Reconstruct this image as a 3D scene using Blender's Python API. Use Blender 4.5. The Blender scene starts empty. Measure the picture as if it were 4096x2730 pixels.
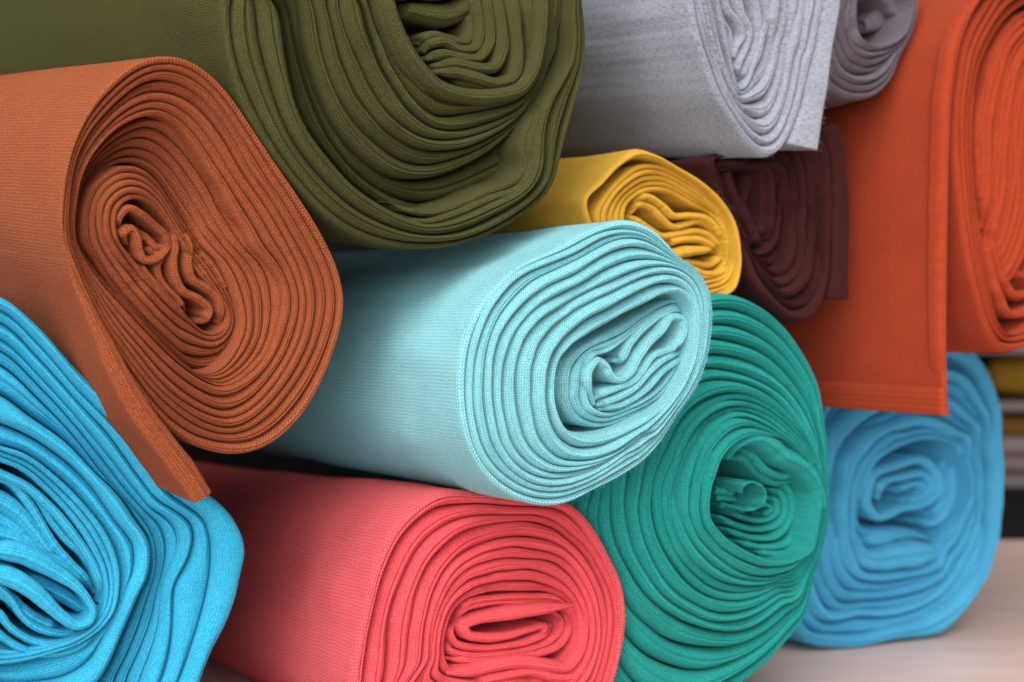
import bpy, math, random
import numpy as np

# ------------------------------------------------------------------ camera, light, exposure
SC = bpy.context.scene
F = 5689.0                     # focal length in pixels of a 4096 px wide frame (50 mm on 36 mm)
TABLE_Z = -0.2165                # table top, measured from the camera's height
cam_d = bpy.data.cameras.new('camera')
cam = bpy.data.objects.new('camera', cam_d)
SC.collection.objects.link(cam)
cam.location = (0, 0, 0)
cam.rotation_euler = (math.radians(90), 0, 0)
cam_d.sensor_width = 36.0
cam_d.lens = 50.0
cam_d.clip_start = 0.01
cam_d.clip_end = 60
cam_d.dof.use_dof = True
cam_d.dof.focus_distance = 0.70
cam_d.dof.aperture_fstop = 6.3
SC.camera = cam

world = bpy.data.worlds.new('World')
SC.world = world
world.use_nodes = True
bg = world.node_tree.nodes['Background']
bg.inputs[0].default_value = (1.0, 0.97, 0.95, 1)
bg.inputs[1].default_value = 0.40

def area_light(name, loc, target, size, size_y, power, color):
    d = bpy.data.lights.new(name, 'AREA')
    d.shape = 'RECTANGLE'
    d.size = size
    d.size_y = size_y
    d.energy = power
    d.color = color
    o = bpy.data.objects.new(name, d)
    SC.collection.objects.link(o)
    o.location = loc
    v = [target[i] - loc[i] for i in range(3)]
    from mathutils import Vector
    o.rotation_euler = Vector(v).to_track_quat('-Z', 'Y').to_euler()
    return o

area_light('ceiling_light', (-0.25, -0.95, 1.75), (0.05, 0.75, -0.05), 2.2, 1.6, 80, (1.0, 0.975, 0.94))
area_light('front_fill_light', (-0.3, -1.9, 0.32), (0.0, 0.75, -0.1), 2.0, 1.4, 64, (0.98, 0.985, 1.0))  # added fill from behind the camera to lift the roll sides, not a window

SC.view_settings.view_transform = 'Standard'
SC.view_settings.look = 'None'
SC.view_settings.exposure = 0.0
SC.view_settings.gamma = 1.0

RNG = np.random.RandomState(7)

# ------------------------------------------------------------------ tagging
def tag(o, label=None, cat=None, group=None, kind=None):
    if label: o['label'] = label
    if cat: o['category'] = cat
    if group: o['group'] = group
    if kind: o['kind'] = kind
    return o

def thing(name, loc, label, cat, group=None):
    o = bpy.data.objects.new(name, None)
    o.empty_display_size = 0.02
    o.location = loc
    SC.collection.objects.link(o)
    return tag(o, label, cat, group)

def link_mesh(name, verts, faces, mat, parent=None, uv=None, smooth=True):
    """verts (n,3) in world space, faces (m,4) int; parent is an Empty with no rotation"""
    verts = np.asarray(verts, dtype=np.float64)
    if parent is not None:
        base = np.array(parent.location)
        p = parent.parent
        while p is not None:
            base = base + np.array(p.location)
            p = p.parent
        verts = verts - base
    me = bpy.data.meshes.new(name)
    if isinstance(faces, np.ndarray):
        n, k = faces.shape
        me.vertices.add(len(verts))
        me.vertices.foreach_set('co', verts.astype(np.float32).ravel())
        me.loops.add(n * k)
        me.loops.foreach_set('vertex_index', faces.astype(np.int32).ravel())
        me.polygons.add(n)
        me.polygons.foreach_set('loop_start', np.arange(0, n * k, k, dtype=np.int32))
        me.polygons.foreach_set('use_smooth', np.full(n, smooth, dtype=bool))
        if uv is not None:
            lay = me.uv_layers.new(name='UVMap')
            lay.data.foreach_set('uv', np.asarray(uv, dtype=np.float32).ravel())
        me.update(calc_edges=True)
    else:
        me.from_pydata([tuple(v) for v in verts], [], faces)
        for p in me.polygons: p.use_smooth = smooth
    me.validate()
    me.materials.append(mat)
    o = bpy.data.objects.new(name, me)
    SC.collection.objects.link(o)
    if parent is not None: o.parent = parent
    return o

# ------------------------------------------------------------------ materials
class NT:
    def __init__(self, mat):
        self.t = mat.node_tree
        self.n = self.t.nodes
        self.bsdf = self.n['Principled BSDF']
    def new(self, kind, **kw):
        x = self.n.new(kind)
        for k, v in kw.items(): setattr(x, k, v)
        return x
    def link(self, a, b): self.t.links.new(a, b)
    def math(self, op, a, b=None, c=None):
        x = self.new('ShaderNodeMath', operation=op)
        for i, v in enumerate((a, b, c)):
            if v is None: continue
            if hasattr(v, 'links'): self.link(v, x.inputs[i])
            else: x.inputs[i].default_value = v
        return x.outputs[0]
    def mix(self, fac, a, b, mode='MIX'):
        x = self.new('ShaderNodeMix', data_type='RGBA', blend_type=mode)
        for s, v in ((x.inputs[0], fac), (x.inputs[6], a), (x.inputs[7], b)):
            if hasattr(v, 'links'): self.link(v, s)
            elif isinstance(v, (int, float)): s.default_value = v
            else: s.default_value = (*v, 1)
        return x.outputs[2]

def knit_material(name, gap, yarn, pitch=0.0013, bump=0.55, sheen=0.12, heather=None, contrast=0.8, rot=False):
    """jersey knit: columns of V shaped stitches, darker between the yarns"""
    m = bpy.data.materials.new(name)
    m.use_nodes = True
    t = NT(m)
    uv = t.new('ShaderNodeUVMap', uv_map='UVMap')
    sep = t.new('ShaderNodeSeparateXYZ')
    nz = t.new('ShaderNodeTexNoise')
    nz.inputs['Scale'].default_value = 90
    nz.inputs['Detail'].default_value = 2
    t.link(uv.outputs[0], nz.inputs['Vector'])
    jit = t.new('ShaderNodeVectorMath', operation='MULTIPLY_ADD')
    t.link(nz.outputs['Color'], jit.inputs[0])
    jit.inputs[1].default_value = (pitch * 1.1,) * 3
    t.link(uv.outputs[0], jit.inputs[2])
    t.link(jit.outputs[0], sep.inputs[0])
    cu = t.math('MULTIPLY', sep.outputs[1 if rot else 0], 1.0 / pitch)
    cv = t.math('MULTIPLY', sep.outputs[0 if rot else 1], 1.0 / (pitch * 1.15))
    fv = t.math('FRACT', cv)
    tri = t.math('MULTIPLY', t.math('ABSOLUTE', t.math('SUBTRACT', fv, 0.5)), 2.0)
    ph = t.math('ADD', cu, t.math('MULTIPLY', tri, 0.85))
    cosv = t.math('COSINE', t.math('MULTIPLY', ph, 2 * math.pi))
    st = t.math('MULTIPLY_ADD', cosv, 0.5, 0.5)
    edge = t.math('SUBTRACT', 1.0, t.math('POWER', tri, 3.0))
    h = t.math('MULTIPLY', t.math('POWER', st, 0.7), t.math('MULTIPLY_ADD', edge, 0.75, 0.25))
    # fibre noise, patchy wear
    tc = t.new('ShaderNodeTexCoord')
    n2 = t.new('ShaderNodeTexNoise')
    n2.inputs['Scale'].default_value = 900
    n2.inputs['Detail'].default_value = 3
    t.link(tc.outputs['Object'], n2.inputs['Vector'])
    n3 = t.new('ShaderNodeTexNoise')
    n3.inputs['Scale'].default_value = 38
    n3.inputs['Detail'].default_value = 4
    t.link(tc.outputs['Object'], n3.inputs['Vector'])
    fac = t.math('ADD', t.math('MULTIPLY', h, contrast * 1.15), t.math('MULTIPLY_ADD', n2.outputs[0], 1.1, -0.55 + (1 - contrast) * 0.5))
    x = t.new('ShaderNodeClamp')
    t.link(fac, x.inputs[0])
    col = t.mix(x.outputs[0], gap, yarn)
    vary = t.math('MULTIPLY_ADD', n3.outputs[0], 0.22, 0.89)
    cmb = t.new('ShaderNodeCombineXYZ')
    for i in range(3): t.link(vary, cmb.inputs[i])
    col = t.mix(1.0, col, cmb.outputs[0], 'MULTIPLY')
    if heather:
        n4 = t.new('ShaderNodeTexNoise')
        n4.inputs['Scale'].default_value = 1.0
        n4.inputs['Detail'].default_value = 2
        mp = t.new('ShaderNodeMapping')
        mp.inputs['Scale'].default_value = (2000, 260, 1) if not rot else (260, 2000, 1)
        t.link(uv.outputs[0], mp.inputs['Vector'])
        t.link(mp.outputs[0], n4.inputs['Vector'])
        r = t.new('ShaderNodeMapRange')
        r.inputs[1].default_value = 0.48
        r.inputs[2].default_value = 0.60
        t.link(n4.outputs[0], r.inputs[0])
        col = t.mix(t.math('MULTIPLY', r.outputs[0], 0.6), col, heather)
    t.link(col, t.bsdf.inputs['Base Color'])
    t.bsdf.inputs['Roughness'].default_value = 0.92
    t.bsdf.inputs['Specular IOR Level'].default_value = 0.12
    t.bsdf.inputs['Sheen Weight'].default_value = sheen
    t.bsdf.inputs['Sheen Roughness'].default_value = 0.45
    t.bsdf.inputs['Sheen Tint'].default_value = (*[min(1, c * 1.5 + 0.15) for c in yarn], 1)
    b = t.new('ShaderNodeBump')
    b.inputs['Strength'].default_value = min(1.0, bump * 1.3)
    b.inputs['Distance'].default_value = 0.0008
    hh = t.math('ADD', h, t.math('MULTIPLY', n2.outputs[0], 0.6))
    t.link(hh, b.inputs['Height'])
    b2 = t.new('ShaderNodeBump')
    b2.inputs['Strength'].default_value = 0.2
    b2.inputs['Distance'].default_value = 0.004
    t.link(n3.outputs[0], b2.inputs['Height'])
    t.link(b.outputs[0], b2.inputs['Normal'])
    t.link(b2.outputs[0], t.bsdf.inputs['Normal'])
    return m

def lin(r, g, b):
    f = lambda c: (c / 255 / 12.92) if c / 255 <= 0.04045 else ((c / 255 + 0.055) / 1.055) ** 2.4
    return (f(r), f(g), f(b))

def plain_material(name, color, rough=0.8, noise=0.25, scale=30):
    m = bpy.data.materials.new(name)
    m.use_nodes = True
    t = NT(m)
    tc = t.new('ShaderNodeTexCoord')
    n = t.new('ShaderNodeTexNoise')
    n.inputs['Scale'].default_value = scale
    n.inputs['Detail'].default_value = 4
    t.link(tc.outputs['Object'], n.inputs['Vector'])
    c2 = tuple(c * (1 - noise) for c in color)
    t.link(t.mix(n.outputs[0], c2, color), t.bsdf.inputs['Base Color'])
    t.bsdf.inputs['Roughness'].default_value = rough
    return m

# ------------------------------------------------------------------ curves traced in pixels of the 4096 px frame
class Zoom:
    def __init__(self, x0, y0, s): self.o = np.array([x0, y0], float); self.s = s
    def __call__(self, pts): return self.o + np.asarray(pts, float) * self.s
ZB = Zoom(0, 150, 0.6378)        # rust roll
ZM = Zoom(1700, 800, 0.6378)     # mint roll
ZO = Zoom(700, 0, 0.7225)        # olive roll
ZY = Zoom(2200, 0, 0.8061)       # grey, mauve, orange rolls
ZW = Zoom(2000, 550, 0.6378)     # yellow, maroon rolls
ZR = Zoom(3100, 1000, 1.103)     # right blue roll
ZT = Zoom(2300, 1600, 0.7207)    # teal roll
ZC = Zoom(800, 1800, 0.765)      # coral roll
ZS = Zoom(0, 1730, 0.6377)       # left blue roll

def spline(pts, closed, per=24):
    """centripetal-ish Catmull-Rom through the points"""
    p = np.asarray(pts, float)
    n = len(p)
    out = []
    segs = n if closed else n - 1
    for i in range(segs):
        if closed:
            a, b, c, d = p[(i - 1) % n], p[i], p[(i + 1) % n], p[(i + 2) % n]
        else:
            b, c = p[i], p[i + 1]
            a = p[i - 1] if i > 0 else 2 * b - c
            d = p[i + 2] if i + 2 < n else 2 * c - b
        dbc = np.linalg.norm(c - b) + 1e-9
        dab = np.linalg.norm(b - a) + 1e-9
        dcd = np.linalg.norm(d - c) + 1e-9
        m1 = ((c - b) / dbc * dab + (b - a) / dab * dbc) / (dab + dbc) * dbc
        m2 = ((d - c) / dcd * dbc + (c - b) / dbc * dcd) / (dbc + dcd) * dbc
        t = np.linspace(0, 1, per, endpoint=False)[:, None]
        h00 = 2 * t**3 - 3 * t**2 + 1; h10 = t**3 - 2 * t**2 + t
        h01 = -2 * t**3 + 3 * t**2; h11 = t**3 - t**2
        out.append(h00 * b + h10 * m1 + h01 * c + h11 * m2)
    out = np.concatenate(out)
    if not closed: out = np.vstack([out, p[-1]])
    return out

def resample(poly, step, closed=False):
    q = np.vstack([poly, poly[:1]]) if closed else poly
    L = np.concatenate([[0], np.cumsum(np.linalg.norm(np.diff(q, axis=0), axis=1))])
    n = max(8, int(L[-1] / step))
    s = np.linspace(0, L[-1], n, endpoint=not closed)
    return np.stack([np.interp(s, L, q[:, k]) for k in range(q.shape[1])], 1)

def smooth_periodic(a, sig):
    n = len(a)
    f = np.fft.rfft(a)
    k = np.fft.rfftfreq(n)
    return np.fft.irfft(f * np.exp(-2 * (math.pi * k * sig) ** 2), n)

def wave_noise(n, periodic=True, waves=(2, 3, 5, 8, 13)):
    t = np.linspace(0, 1, n, endpoint=not periodic)
    a = np.zeros(n)
    for w in waves:
        a += RNG.normal() / (w ** 0.55) * np.sin(2 * math.pi * (w * t + RNG.rand()))
    return a / 1.6

MA = 320
TH = np.linspace(-math.pi, math.pi, MA, endpoint=False)

def polar_closed(pts, c):
    q = spline(pts, True) - c
    th = np.arctan2(q[:, 1], q[:, 0]); r = np.hypot(q[:, 0], q[:, 1])
    i = np.argsort(th); th, r = th[i], r[i]
    th = np.concatenate([th - 2 * math.pi, th, th + 2 * math.pi]); r = np.tile(r, 3)
    return np.interp(TH, th, r)

def polar_arc(pts, c):
    q = spline(pts, False) - c
    th = np.unwrap(np.arctan2(q[:, 1], q[:, 0])); r = np.hypot(q[:, 0], q[:, 1])
    i = np.argsort(th); th, r = th[i], r[i]
    out = np.full(MA, np.nan)
    for k in (-2, -1, 0, 1, 2):
        t = TH + 2 * math.pi * k
        ok = (t >= th[0]) & (t <= th[-1])
        out[ok] = np.interp(t[ok], th, r)
    return out

# ------------------------------------------------------------------ a roll of cloth
PHI = math.radians(25)
NB = np.array([-math.sin(PHI), math.cos(PHI), 0.0])      # normal of the cut faces, pointing into the stack

NB_RIGHT = np.array([math.cos(PHI), math.sin(PHI), 0.0])

def rays(px):
    px = np.asarray(px, float)
    return np.stack([(px[..., 0] - 2048) / F, np.ones(px.shape[:-1]), -(px[..., 1] - 1365) / F], -1)

class Roll:
    def __init__(self, name_label, zoom, centre, depth, vp, mat, body_mat=None, length=0.42, group='rolls of knitted fabric in the stack', sink=0.0):
        self.z = zoom
        self.c = zoom(centre)
        p0 = rays(self.c) * depth
        self.k = p0 @ NB
        d = rays(np.array(vp, float))
        self.d = d / np.linalg.norm(d)
        self.mat = mat
        self.body_mat = body_mat or mat
        self.length = length
        self.px = depth / F                               # metres per pixel, near enough
        self.label = name_label
        self.group = group
        self.root = None
        self.p0 = p0
        self.skin = []

    def make_root(self, low):
        base = self.p0 + self.d * self.length * 0.5
        self.root = thing('fabric_roll', (base[0], base[1], max(low, TABLE_Z)), self.label, 'fabric roll', self.group)

    def pt(self, px, off):
        r = rays(px)
        return r * ((self.k + off) / (r @ NB))[..., None]

    def ribbon(self, name, a_px, b_px, off, closed, L, rmax=0.0045, slit=0.0, mat=None, wob=0.0006, cap=False, fill=0.935, crown=0.24, back_scale=1.0, wmax=None, lump=1.0, k=1.8):
        """sheet of cloth whose edge runs between the pixel curves a and b, going back along the roll"""
        off = np.broadcast_to(np.asarray(off, float), (len(a_px),)).copy()
        n = len(a_px)
        off = off + wob * wave_noise(n, closed, (3, 5, 9, 14, 22, 37, 61))
        A = self.pt(a_px, off); B = self.pt(b_px, off)
        C = (A + B) / 2; Lt = (A - B) / 2 * fill
        w = np.linalg.norm(Lt, axis=1)
        if wmax is not None:
            s = np.minimum(1, wmax / np.maximum(w, 1e-9)); Lt = Lt * s[:, None]; w = w * s
        w = np.maximum(w, 1e-5)
        e = Lt / np.linalg.norm(Lt, axis=1)[:, None]
        r = np.minimum(w, rmax)
        prof = []   # (lateral distance, depth)
        flat = w - r
        half = [(0.0 * w, slit * r), (0.10 * w, slit * r * 0.35), (0.22 * w + 0, 0.0 * r), (np.maximum(flat * 0.75, 0.3 * w), crown * 0.25 * r)]
        for ang in (14, 30, 46, 62, 77, 90):
            a = math.radians(ang)
            half.append((np.maximum(flat + r * math.sin(a), 0.3 * w + 0.0001 * ang * w), k * r * (1 - math.cos(a)) + crown * r * (0.3 + 0.7 * ang / 90)))
        last = half[-1][1]
        back = [0.10, 0.3, 1.0] if L < 0.2 else [0.015, 0.03, 0.05, 0.08, 0.12, 0.17, 0.23, 0.30, 0.38, 0.48, 0.6, 0.75, 1.0]
        for f in back: half.append((w * 1.0, last + f * L))
        full = [(-x, y) for x, y in half[:0:-1]] + half
        P = np.stack([C + e * x[:, None] + self.d * y[:, None] for x, y in full], 1)      # n, m, 3
        if L >= 0.2 and closed:
            for j, (x, y) in enumerate(full):
                ym = float(np.mean(y)) if np.ndim(y) else y
                if ym < 0.012 or np.mean(x) * (1 if np.mean(np.linalg.norm(A - C.mean(0), axis=1)) > np.mean(np.linalg.norm(B - C.mean(0), axis=1)) else -1) < 0: continue
                tt = np.linspace(0, 2 * math.pi, n, endpoint=False)
                bump = sum(a * np.sin(q * tt + p + s * ym) for a, q, p, s in ((0.0011, 4, 0.3, 19), (0.0009, 7, 1.9, -31), (0.0007, 11, 4.0, 44), (0.0004, 17, 2.2, -70)))
                bump = np.where(bump < 0, bump * 0.1, bump)
                P[:, j] += e * lump * (np.sign(np.mean(x)) * bump * min(1, (ym - 0.012) / 0.03))[:, None]
        if L >= 0.2 and not closed:                        # a hanging sheet is never quite flat
            s = P[..., 1] * 21 + P[..., 2] * 7
            P += NB_RIGHT * (0.0013 * np.sin(s) + 0.0004 * np.sin(P[..., 1] * 47 - P[..., 2] * 12 + 1))[..., None]
        if back_scale != 1.0:
            mid = C.mean(0)
            for j, (x, y) in enumerate(full):
                s = 1 + (back_scale - 1) * np.clip(y / L, 0, 1)
                ctr = mid + self.d * y[:, None]
                P[:, j] = ctr + (P[:, j] - ctr) * s[:, None]
        P[..., 2] = np.maximum(P[..., 2], TABLE_Z + 0.0006)
        m = P.shape[1]
        h0 = m // 2
        for jj in range(h0 - 8, h0 + 9):
            s = np.sin(np.clip((jj - h0) / 7.0, -1, 1) * math.pi / 2)
            nn = e * s - self.d * math.sqrt(max(0.0, 1 - s * s))
            self.skin.append((P[:, jj], nn))
        if L >= 0.2:
            for jj in list(range(h0 + 9, min(m, h0 + 16))) + list(range(max(0, h0 - 15), h0 - 8)):
                self.skin.append((P[:, jj], e * (1 if jj > h0 else -1)))
        # texture coordinates in metres
        ext = np.vstack([C, C[:1]]) if closed else C
        u = np.concatenate([[0], np.cumsum(np.linalg.norm(np.diff(ext, axis=0), axis=1))])
        vv = np.concatenate([np.zeros((n, 1)), np.cumsum(np.linalg.norm(np.diff(P, axis=1), axis=2), 1)], 1)
        vv = vv - vv[:, m // 2:m // 2 + 1]
        idx = np.arange(n * m).reshape(n, m)
        rows = n if closed else n - 1
        i0 = idx[:rows]; i1 = np.roll(idx, -1, 0)[:rows]
        f = np.stack([i0[:, :-1], i1[:, :-1], i1[:, 1:], i0[:, 1:]], -1).reshape(-1, 4)
        V1 = np.roll(vv, -1, 0)[:rows]; V0 = vv[:rows]
        U0 = np.broadcast_to(u[:rows, None], (rows, m)); U1 = np.broadcast_to(u[1:rows + 1, None], (rows, m))
        uv = np.stack([np.stack([U0[:, :-1], V0[:, :-1]], -1), np.stack([U1[:, :-1], V1[:, :-1]], -1),
                       np.stack([U1[:, 1:], V1[:, 1:]], -1), np.stack([U0[:, 1:], V0[:, 1:]], -1)], 2).reshape(-1, 2)
        verts = P.reshape(-1, 3)
        if not closed:                                     # close both ends of the strip
            q = []
            quv = []
            for row in (0, n - 1):
                for j in range(m // 2):
                    a, b = j, j + 1
                    c2, d2 = m - 2 - j, m - 1 - j
                    if b > c2: break
                    quad = [idx[row, a], idx[row, b], idx[row, c2], idx[row, d2]]
                    if b == c2: continue
                    if row: quad = quad[::-1]
                    q.append(quad)
                    for v in quad:
                        jj = v - row * m
                        quv.append((P[row, jj] @ e[row], P[row, jj] @ self.d))
            f = np.vstack([f, np.array(q)]); uv = np.vstack([uv, np.array(quv)])
        if cap:                                            # far end of the roll, out of sight
            ring = idx[:, 0]
            cv = verts[ring].mean(0)
            verts = np.vstack([verts, cv])
            ci = len(verts) - 1
            r2 = np.roll(ring, -1)
            q = np.stack([ring, r2, np.full(n, ci), np.full(n, ci)], -1)
            half_n = n // 2
            q = np.stack([ring[0::2], np.roll(ring, -1)[0::2], np.roll(ring, -2)[0::2], np.full(len(ring[0::2]), ci)], -1)
            f = np.vstack([f, q]); uv = np.vstack([uv, np.zeros((len(q) * 4, 2))])
        if self.root is None: self.make_root(float(verts[:, 2].min()))
        return link_mesh(name, verts, f, mat or self.mat, self.root, uv)

    def shell(self, n, first, last, arcs=(), offs=((0, 0.0),), jitter=0.10, L=0.09, body=True, rmax=0.0045, slits=0.75, sig=3.0, tele=0.0016, lump=1.0, name='fabric_layer', centre=None, wob=0.0006, skip=(), first_name='outer_wrap', fill=0.935, back_scale=1.0, lean=None):
        """n layers of cloth between two closed curves; arcs give the joints seen between them"""
        c = self.c if centre is None else self.z(centre)
        G = np.full((n + 1, MA), np.nan)
        G[0] = polar_closed(self.z(first), c)
        G[n] = polar_closed(self.z(last), c)
        for i, pts in arcs:
            r = polar_closed(self.z(pts[1:]), c) if isinstance(pts[0], str) else polar_arc(self.z(pts), c)
            ok = ~np.isnan(r)
            G[i, ok] = r[ok]
        for j in range(MA):
            ok = ~np.isnan(G[:, j])
            ii = np.arange(n + 1)
            G[:, j] = np.interp(ii, ii[ok], G[ok, j])
        for i in range(n + 1): G[i] = smooth_periodic(G[i], sig if i not in (0, n) else 1.0)
        for i in range(1, n):
            sp = np.minimum(np.abs(G[i - 1] - G[i]), np.abs(G[i] - G[i + 1]))
            G[i] = G[i] + jitter * sp * np.clip(wave_noise(MA, True, (2, 3, 5, 7, 11, 17)), -2, 2)
        for i in range(1, n + 1): G[i] = np.minimum(G[i], G[i - 1] - 3.0)
        oi = [o[0] for o in offs]; ov = [o[1] for o in offs]
        dirs = np.stack([np.cos(TH), np.sin(TH)], 1)
        for i in range(n):
            if i in skip: continue
            off = np.interp(i + 0.5, oi, ov) + (tele * np.clip(wave_noise(MA, True, (1, 2, 3, 4, 6)), -1.5, 1.5) + RNG.uniform(-0.5, 0.5) * tele if i > 0 else 0.0)
            if lean: off = off * (1 - lean[1] + lean[1] * (0.5 + 0.5 * np.cos(TH - lean[0])))
            is_body = body and i == 0
            self.ribbon(first_name if is_body else name,
                        c + dirs * G[i][:, None], c + dirs * G[i + 1][:, None], off, True,
                        self.length if is_body else L, rmax=rmax,
                        lump=lump, slit=(RNG.uniform(0.25, 0.75) if RNG.rand() < slits else 0.0), cap=is_body, wob=wob, fill=fill,
                        mat=self.body_mat if is_body else None, back_scale=back_scale if is_body else 1.0)

    def lint(self, count, length, mat, width=0.00007):
        """loose fibres standing off the cloth"""
        p = np.concatenate([a for a, _ in self.skin]); q = np.concatenate([c for _, c in self.skin])
        i = RNG.randint(0, len(p), count)
        p = p[i] + RNG.normal(0, 0.0004, (count, 3)); q = q[i]
        dr = q + RNG.normal(0, 0.55, (count, 3)); dr /= np.linalg.norm(dr, axis=1)[:, None]
        ln = length * RNG.uniform(0.35, 1.0, count)[:, None] ** 1.5
        bend = RNG.normal(0, 0.45, (count, 3)); bend[:, 2] -= 0.15
        a = p - dr * 0.0003; m = p + dr * ln * 0.55; t = p + dr * ln + bend * ln * 0.5
        sd = np.cross(dr, RNG.normal(0, 1, (count, 3))); sd /= np.linalg.norm(sd, axis=1)[:, None]
        sd *= width * 0.5
        V = np.stack([a - sd, a + sd, m + sd * 0.8, m - sd * 0.8, t + sd * 0.3, t - sd * 0.3], 1).reshape(-1, 3)
        k = np.arange(count)[:, None] * 6
        Fq = np.concatenate([k + np.array([[0, 1, 2, 3]]), k + np.array([[3, 2, 4, 5]])])
        V[:, 2] = np.maximum(V[:, 2], TABLE_Z + 0.0003)
        o = link_mesh('lint', V, Fq, mat, self.root)
        o['kind'] = 'stuff'
        return o

    def fold(self, pts, hw, off, name='core_fold', L=0.06, dive=0.006, rmax=0.0030, slit=0.0, closed=False, taper=0.55, wob=0.0004, mat=None, crown=0.12, k=1.4):
        """one fold of cloth along an open traced line; its ends sink into the roll"""
        q = resample(spline(self.z(pts), closed), 5.0, closed)
        n = len(q)
        if closed: tan = np.roll(q, -1, 0) - np.roll(q, 1, 0)
        else: tan = np.gradient(q, axis=0)
        tan /= np.linalg.norm(tan, axis=1)[:, None] + 1e-9
        for _ in range(2):
            if closed: tan = (np.roll(tan, 1, 0) + tan + np.roll(tan, -1, 0)) / 3
            else: tan[1:-1] = (tan[:-2] + tan[1:-1] + tan[2:]) / 3
        tan /= np.linalg.norm(tan, axis=1)[:, None] + 1e-9
        nor = np.stack([-tan[:, 1], tan[:, 0]], 1)
        t = np.linspace(0, 1, n)
        h = (np.asarray(hw, float) if np.ndim(hw) == 0 else np.interp(t, np.linspace(0, 1, len(hw)), hw)) * self.z.s * np.ones(n)
        o = (off if np.ndim(off) == 0 else np.interp(t, np.linspace(0, 1, len(off)), off)) * np.ones(n)
        if not closed:
            edge = np.clip(np.minimum(t, 1 - t) / 0.12, 0, 1)
            edge = edge * edge * (3 - 2 * edge)
            h = h * (taper + (1 - taper) * edge)
            o = o + dive * (1 - edge)
        h = h * (1 + 0.08 * wave_noise(n, closed, (2, 3, 5, 8)))
        return self.ribbon(name, q + nor * h[:, None], q - nor * h[:, None], o, closed, L, rmax=rmax, slit=slit, wob=wob, mat=mat, fill=1.0, crown=crown, k=k)
# ------------------------------------------------------------------ cloth colours
M_MINT = knit_material('mint_knit', lin(40, 164, 184), lin(172, 230, 230), contrast=0.9, bump=0.6)
M_MINT_B = knit_material('mint_knit_outside', lin(52, 166, 186), lin(176, 230, 232), contrast=1.0, bump=0.6, pitch=0.0017)
M_CORAL_B = knit_material('coral_knit_outside', lin(192, 34, 46), lin(248, 116, 120), contrast=0.95, bump=0.6, pitch=0.0017)
M_RUST_B = knit_material('rust_knit_outside', lin(84, 34, 14), lin(184, 100, 60), contrast=0.95, bump=0.6, pitch=0.0016)
M_RUST = knit_material('rust_knit', lin(92, 38, 16), lin(178, 94, 56), contrast=0.85, bump=0.6)
M_OLIVE = knit_material('olive_knit', lin(30, 28, 10), lin(94, 93, 49), contrast=0.85, bump=0.6)
M_CORAL = knit_material('coral_knit', lin(198, 38, 50), lin(243, 106, 111), contrast=0.75, bump=0.5)
M_SKY = knit_material('sky_blue_knit', lin(2, 124, 176), lin(72, 196, 226), contrast=0.7, bump=0.5)
M_TEAL = knit_material('teal_knit', lin(2, 100, 100), lin(48, 170, 158), contrast=0.7, bump=0.4)
M_BLUE = knit_material('light_blue_knit', lin(26, 134, 186), lin(102, 192, 224), contrast=0.6, bump=0.3)
M_ORANGE = knit_material('orange_knit', lin(136, 42, 17), lin(174, 71, 42), contrast=0.65, bump=0.35)
M_MAROON = knit_material('maroon_knit', lin(38, 14, 14), lin(70, 33, 31), contrast=0.6, bump=0.3)
M_YELLOW = knit_material('yellow_knit', lin(188, 134, 26), lin(224, 178, 70), contrast=0.65, bump=0.4)
M_GREY = knit_material('grey_melange_knit', lin(134, 138, 150), lin(184, 186, 196), contrast=0.7, bump=0.5, heather=lin(84, 100, 126), sheen=0.3)
M_MAUVE = knit_material('mauve_grey_knit', lin(80, 72, 80), lin(116, 106, 114), contrast=0.6, bump=0.3)

# ------------------------------------------------------------------ table and what stands behind it
def table_material():
    m = bpy.data.materials.new('table_laminate')
    m.use_nodes = True
    t = NT(m)
    tc = t.new('ShaderNodeTexCoord')
    mp = t.new('ShaderNodeMapping')
    mp.inputs['Scale'].default_value = (4, 16, 1)
    mp.inputs['Rotation'].default_value = (0, 0, math.radians(-24))
    t.link(tc.outputs['Object'], mp.inputs['Vector'])
    n = t.new('ShaderNodeTexNoise')
    n.inputs['Scale'].default_value = 4
    n.inputs['Detail'].default_value = 6
    t.link(mp.outputs[0], n.inputs['Vector'])
    r = t.new('ShaderNodeMapRange')
    r.inputs[1].default_value = 0.35
    r.inputs[2].default_value = 0.7
    t.link(n.outputs[0], r.inputs[0])
    t.link(t.mix(r.outputs[0], lin(226, 196, 186), lin(234, 206, 196)), t.bsdf.inputs['Base Color'])
    t.bsdf.inputs['Roughness'].default_value = 0.42
    return m

def box(cx, cy, cz, sx, sy, sz, bev=0.0):
    """bevelled box: verts and faces"""
    import bmesh
    bm = bmesh.new()
    bmesh.ops.create_cube(bm, size=1.0)
    for v in bm.verts: v.co = (cx + v.co.x * sx, cy + v.co.y * sy, cz + v.co.z * sz)
    if bev: bmesh.ops.bevel(bm, geom=bm.edges[:], offset=bev, segments=3, affect='EDGES', profile=0.5)
    bm.verts.index_update()
    vs = [tuple(v.co) for v in bm.verts]
    fs = [[v.index for v in f.verts] for f in bm.faces]
    bm.free()
    return vs, fs

M_TABLE = table_material()
vs, fs = box(0.35, 0.78, TABLE_Z - 0.014, 3.0, 1.54, 0.028, 0.003)
tb = thing('table', (0.35, 0.74, TABLE_Z - 0.76), 'pale pinkish wood work table under the stack of fabric rolls', 'table')
link_mesh('table_top', vs, fs, M_TABLE, tb, smooth=False)
M_METAL = plain_material('dark_metal', lin(40, 38, 40), 0.5)
for lx in (-1.05, 1.75):
    for ly in (0.10, 1.46):
        vs, fs = box(lx, ly, TABLE_Z - 0.028 - 0.36, 0.05, 0.05, 0.72, 0.004)
        link_mesh('leg', vs, fs, M_METAL, tb, smooth=False)

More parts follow.
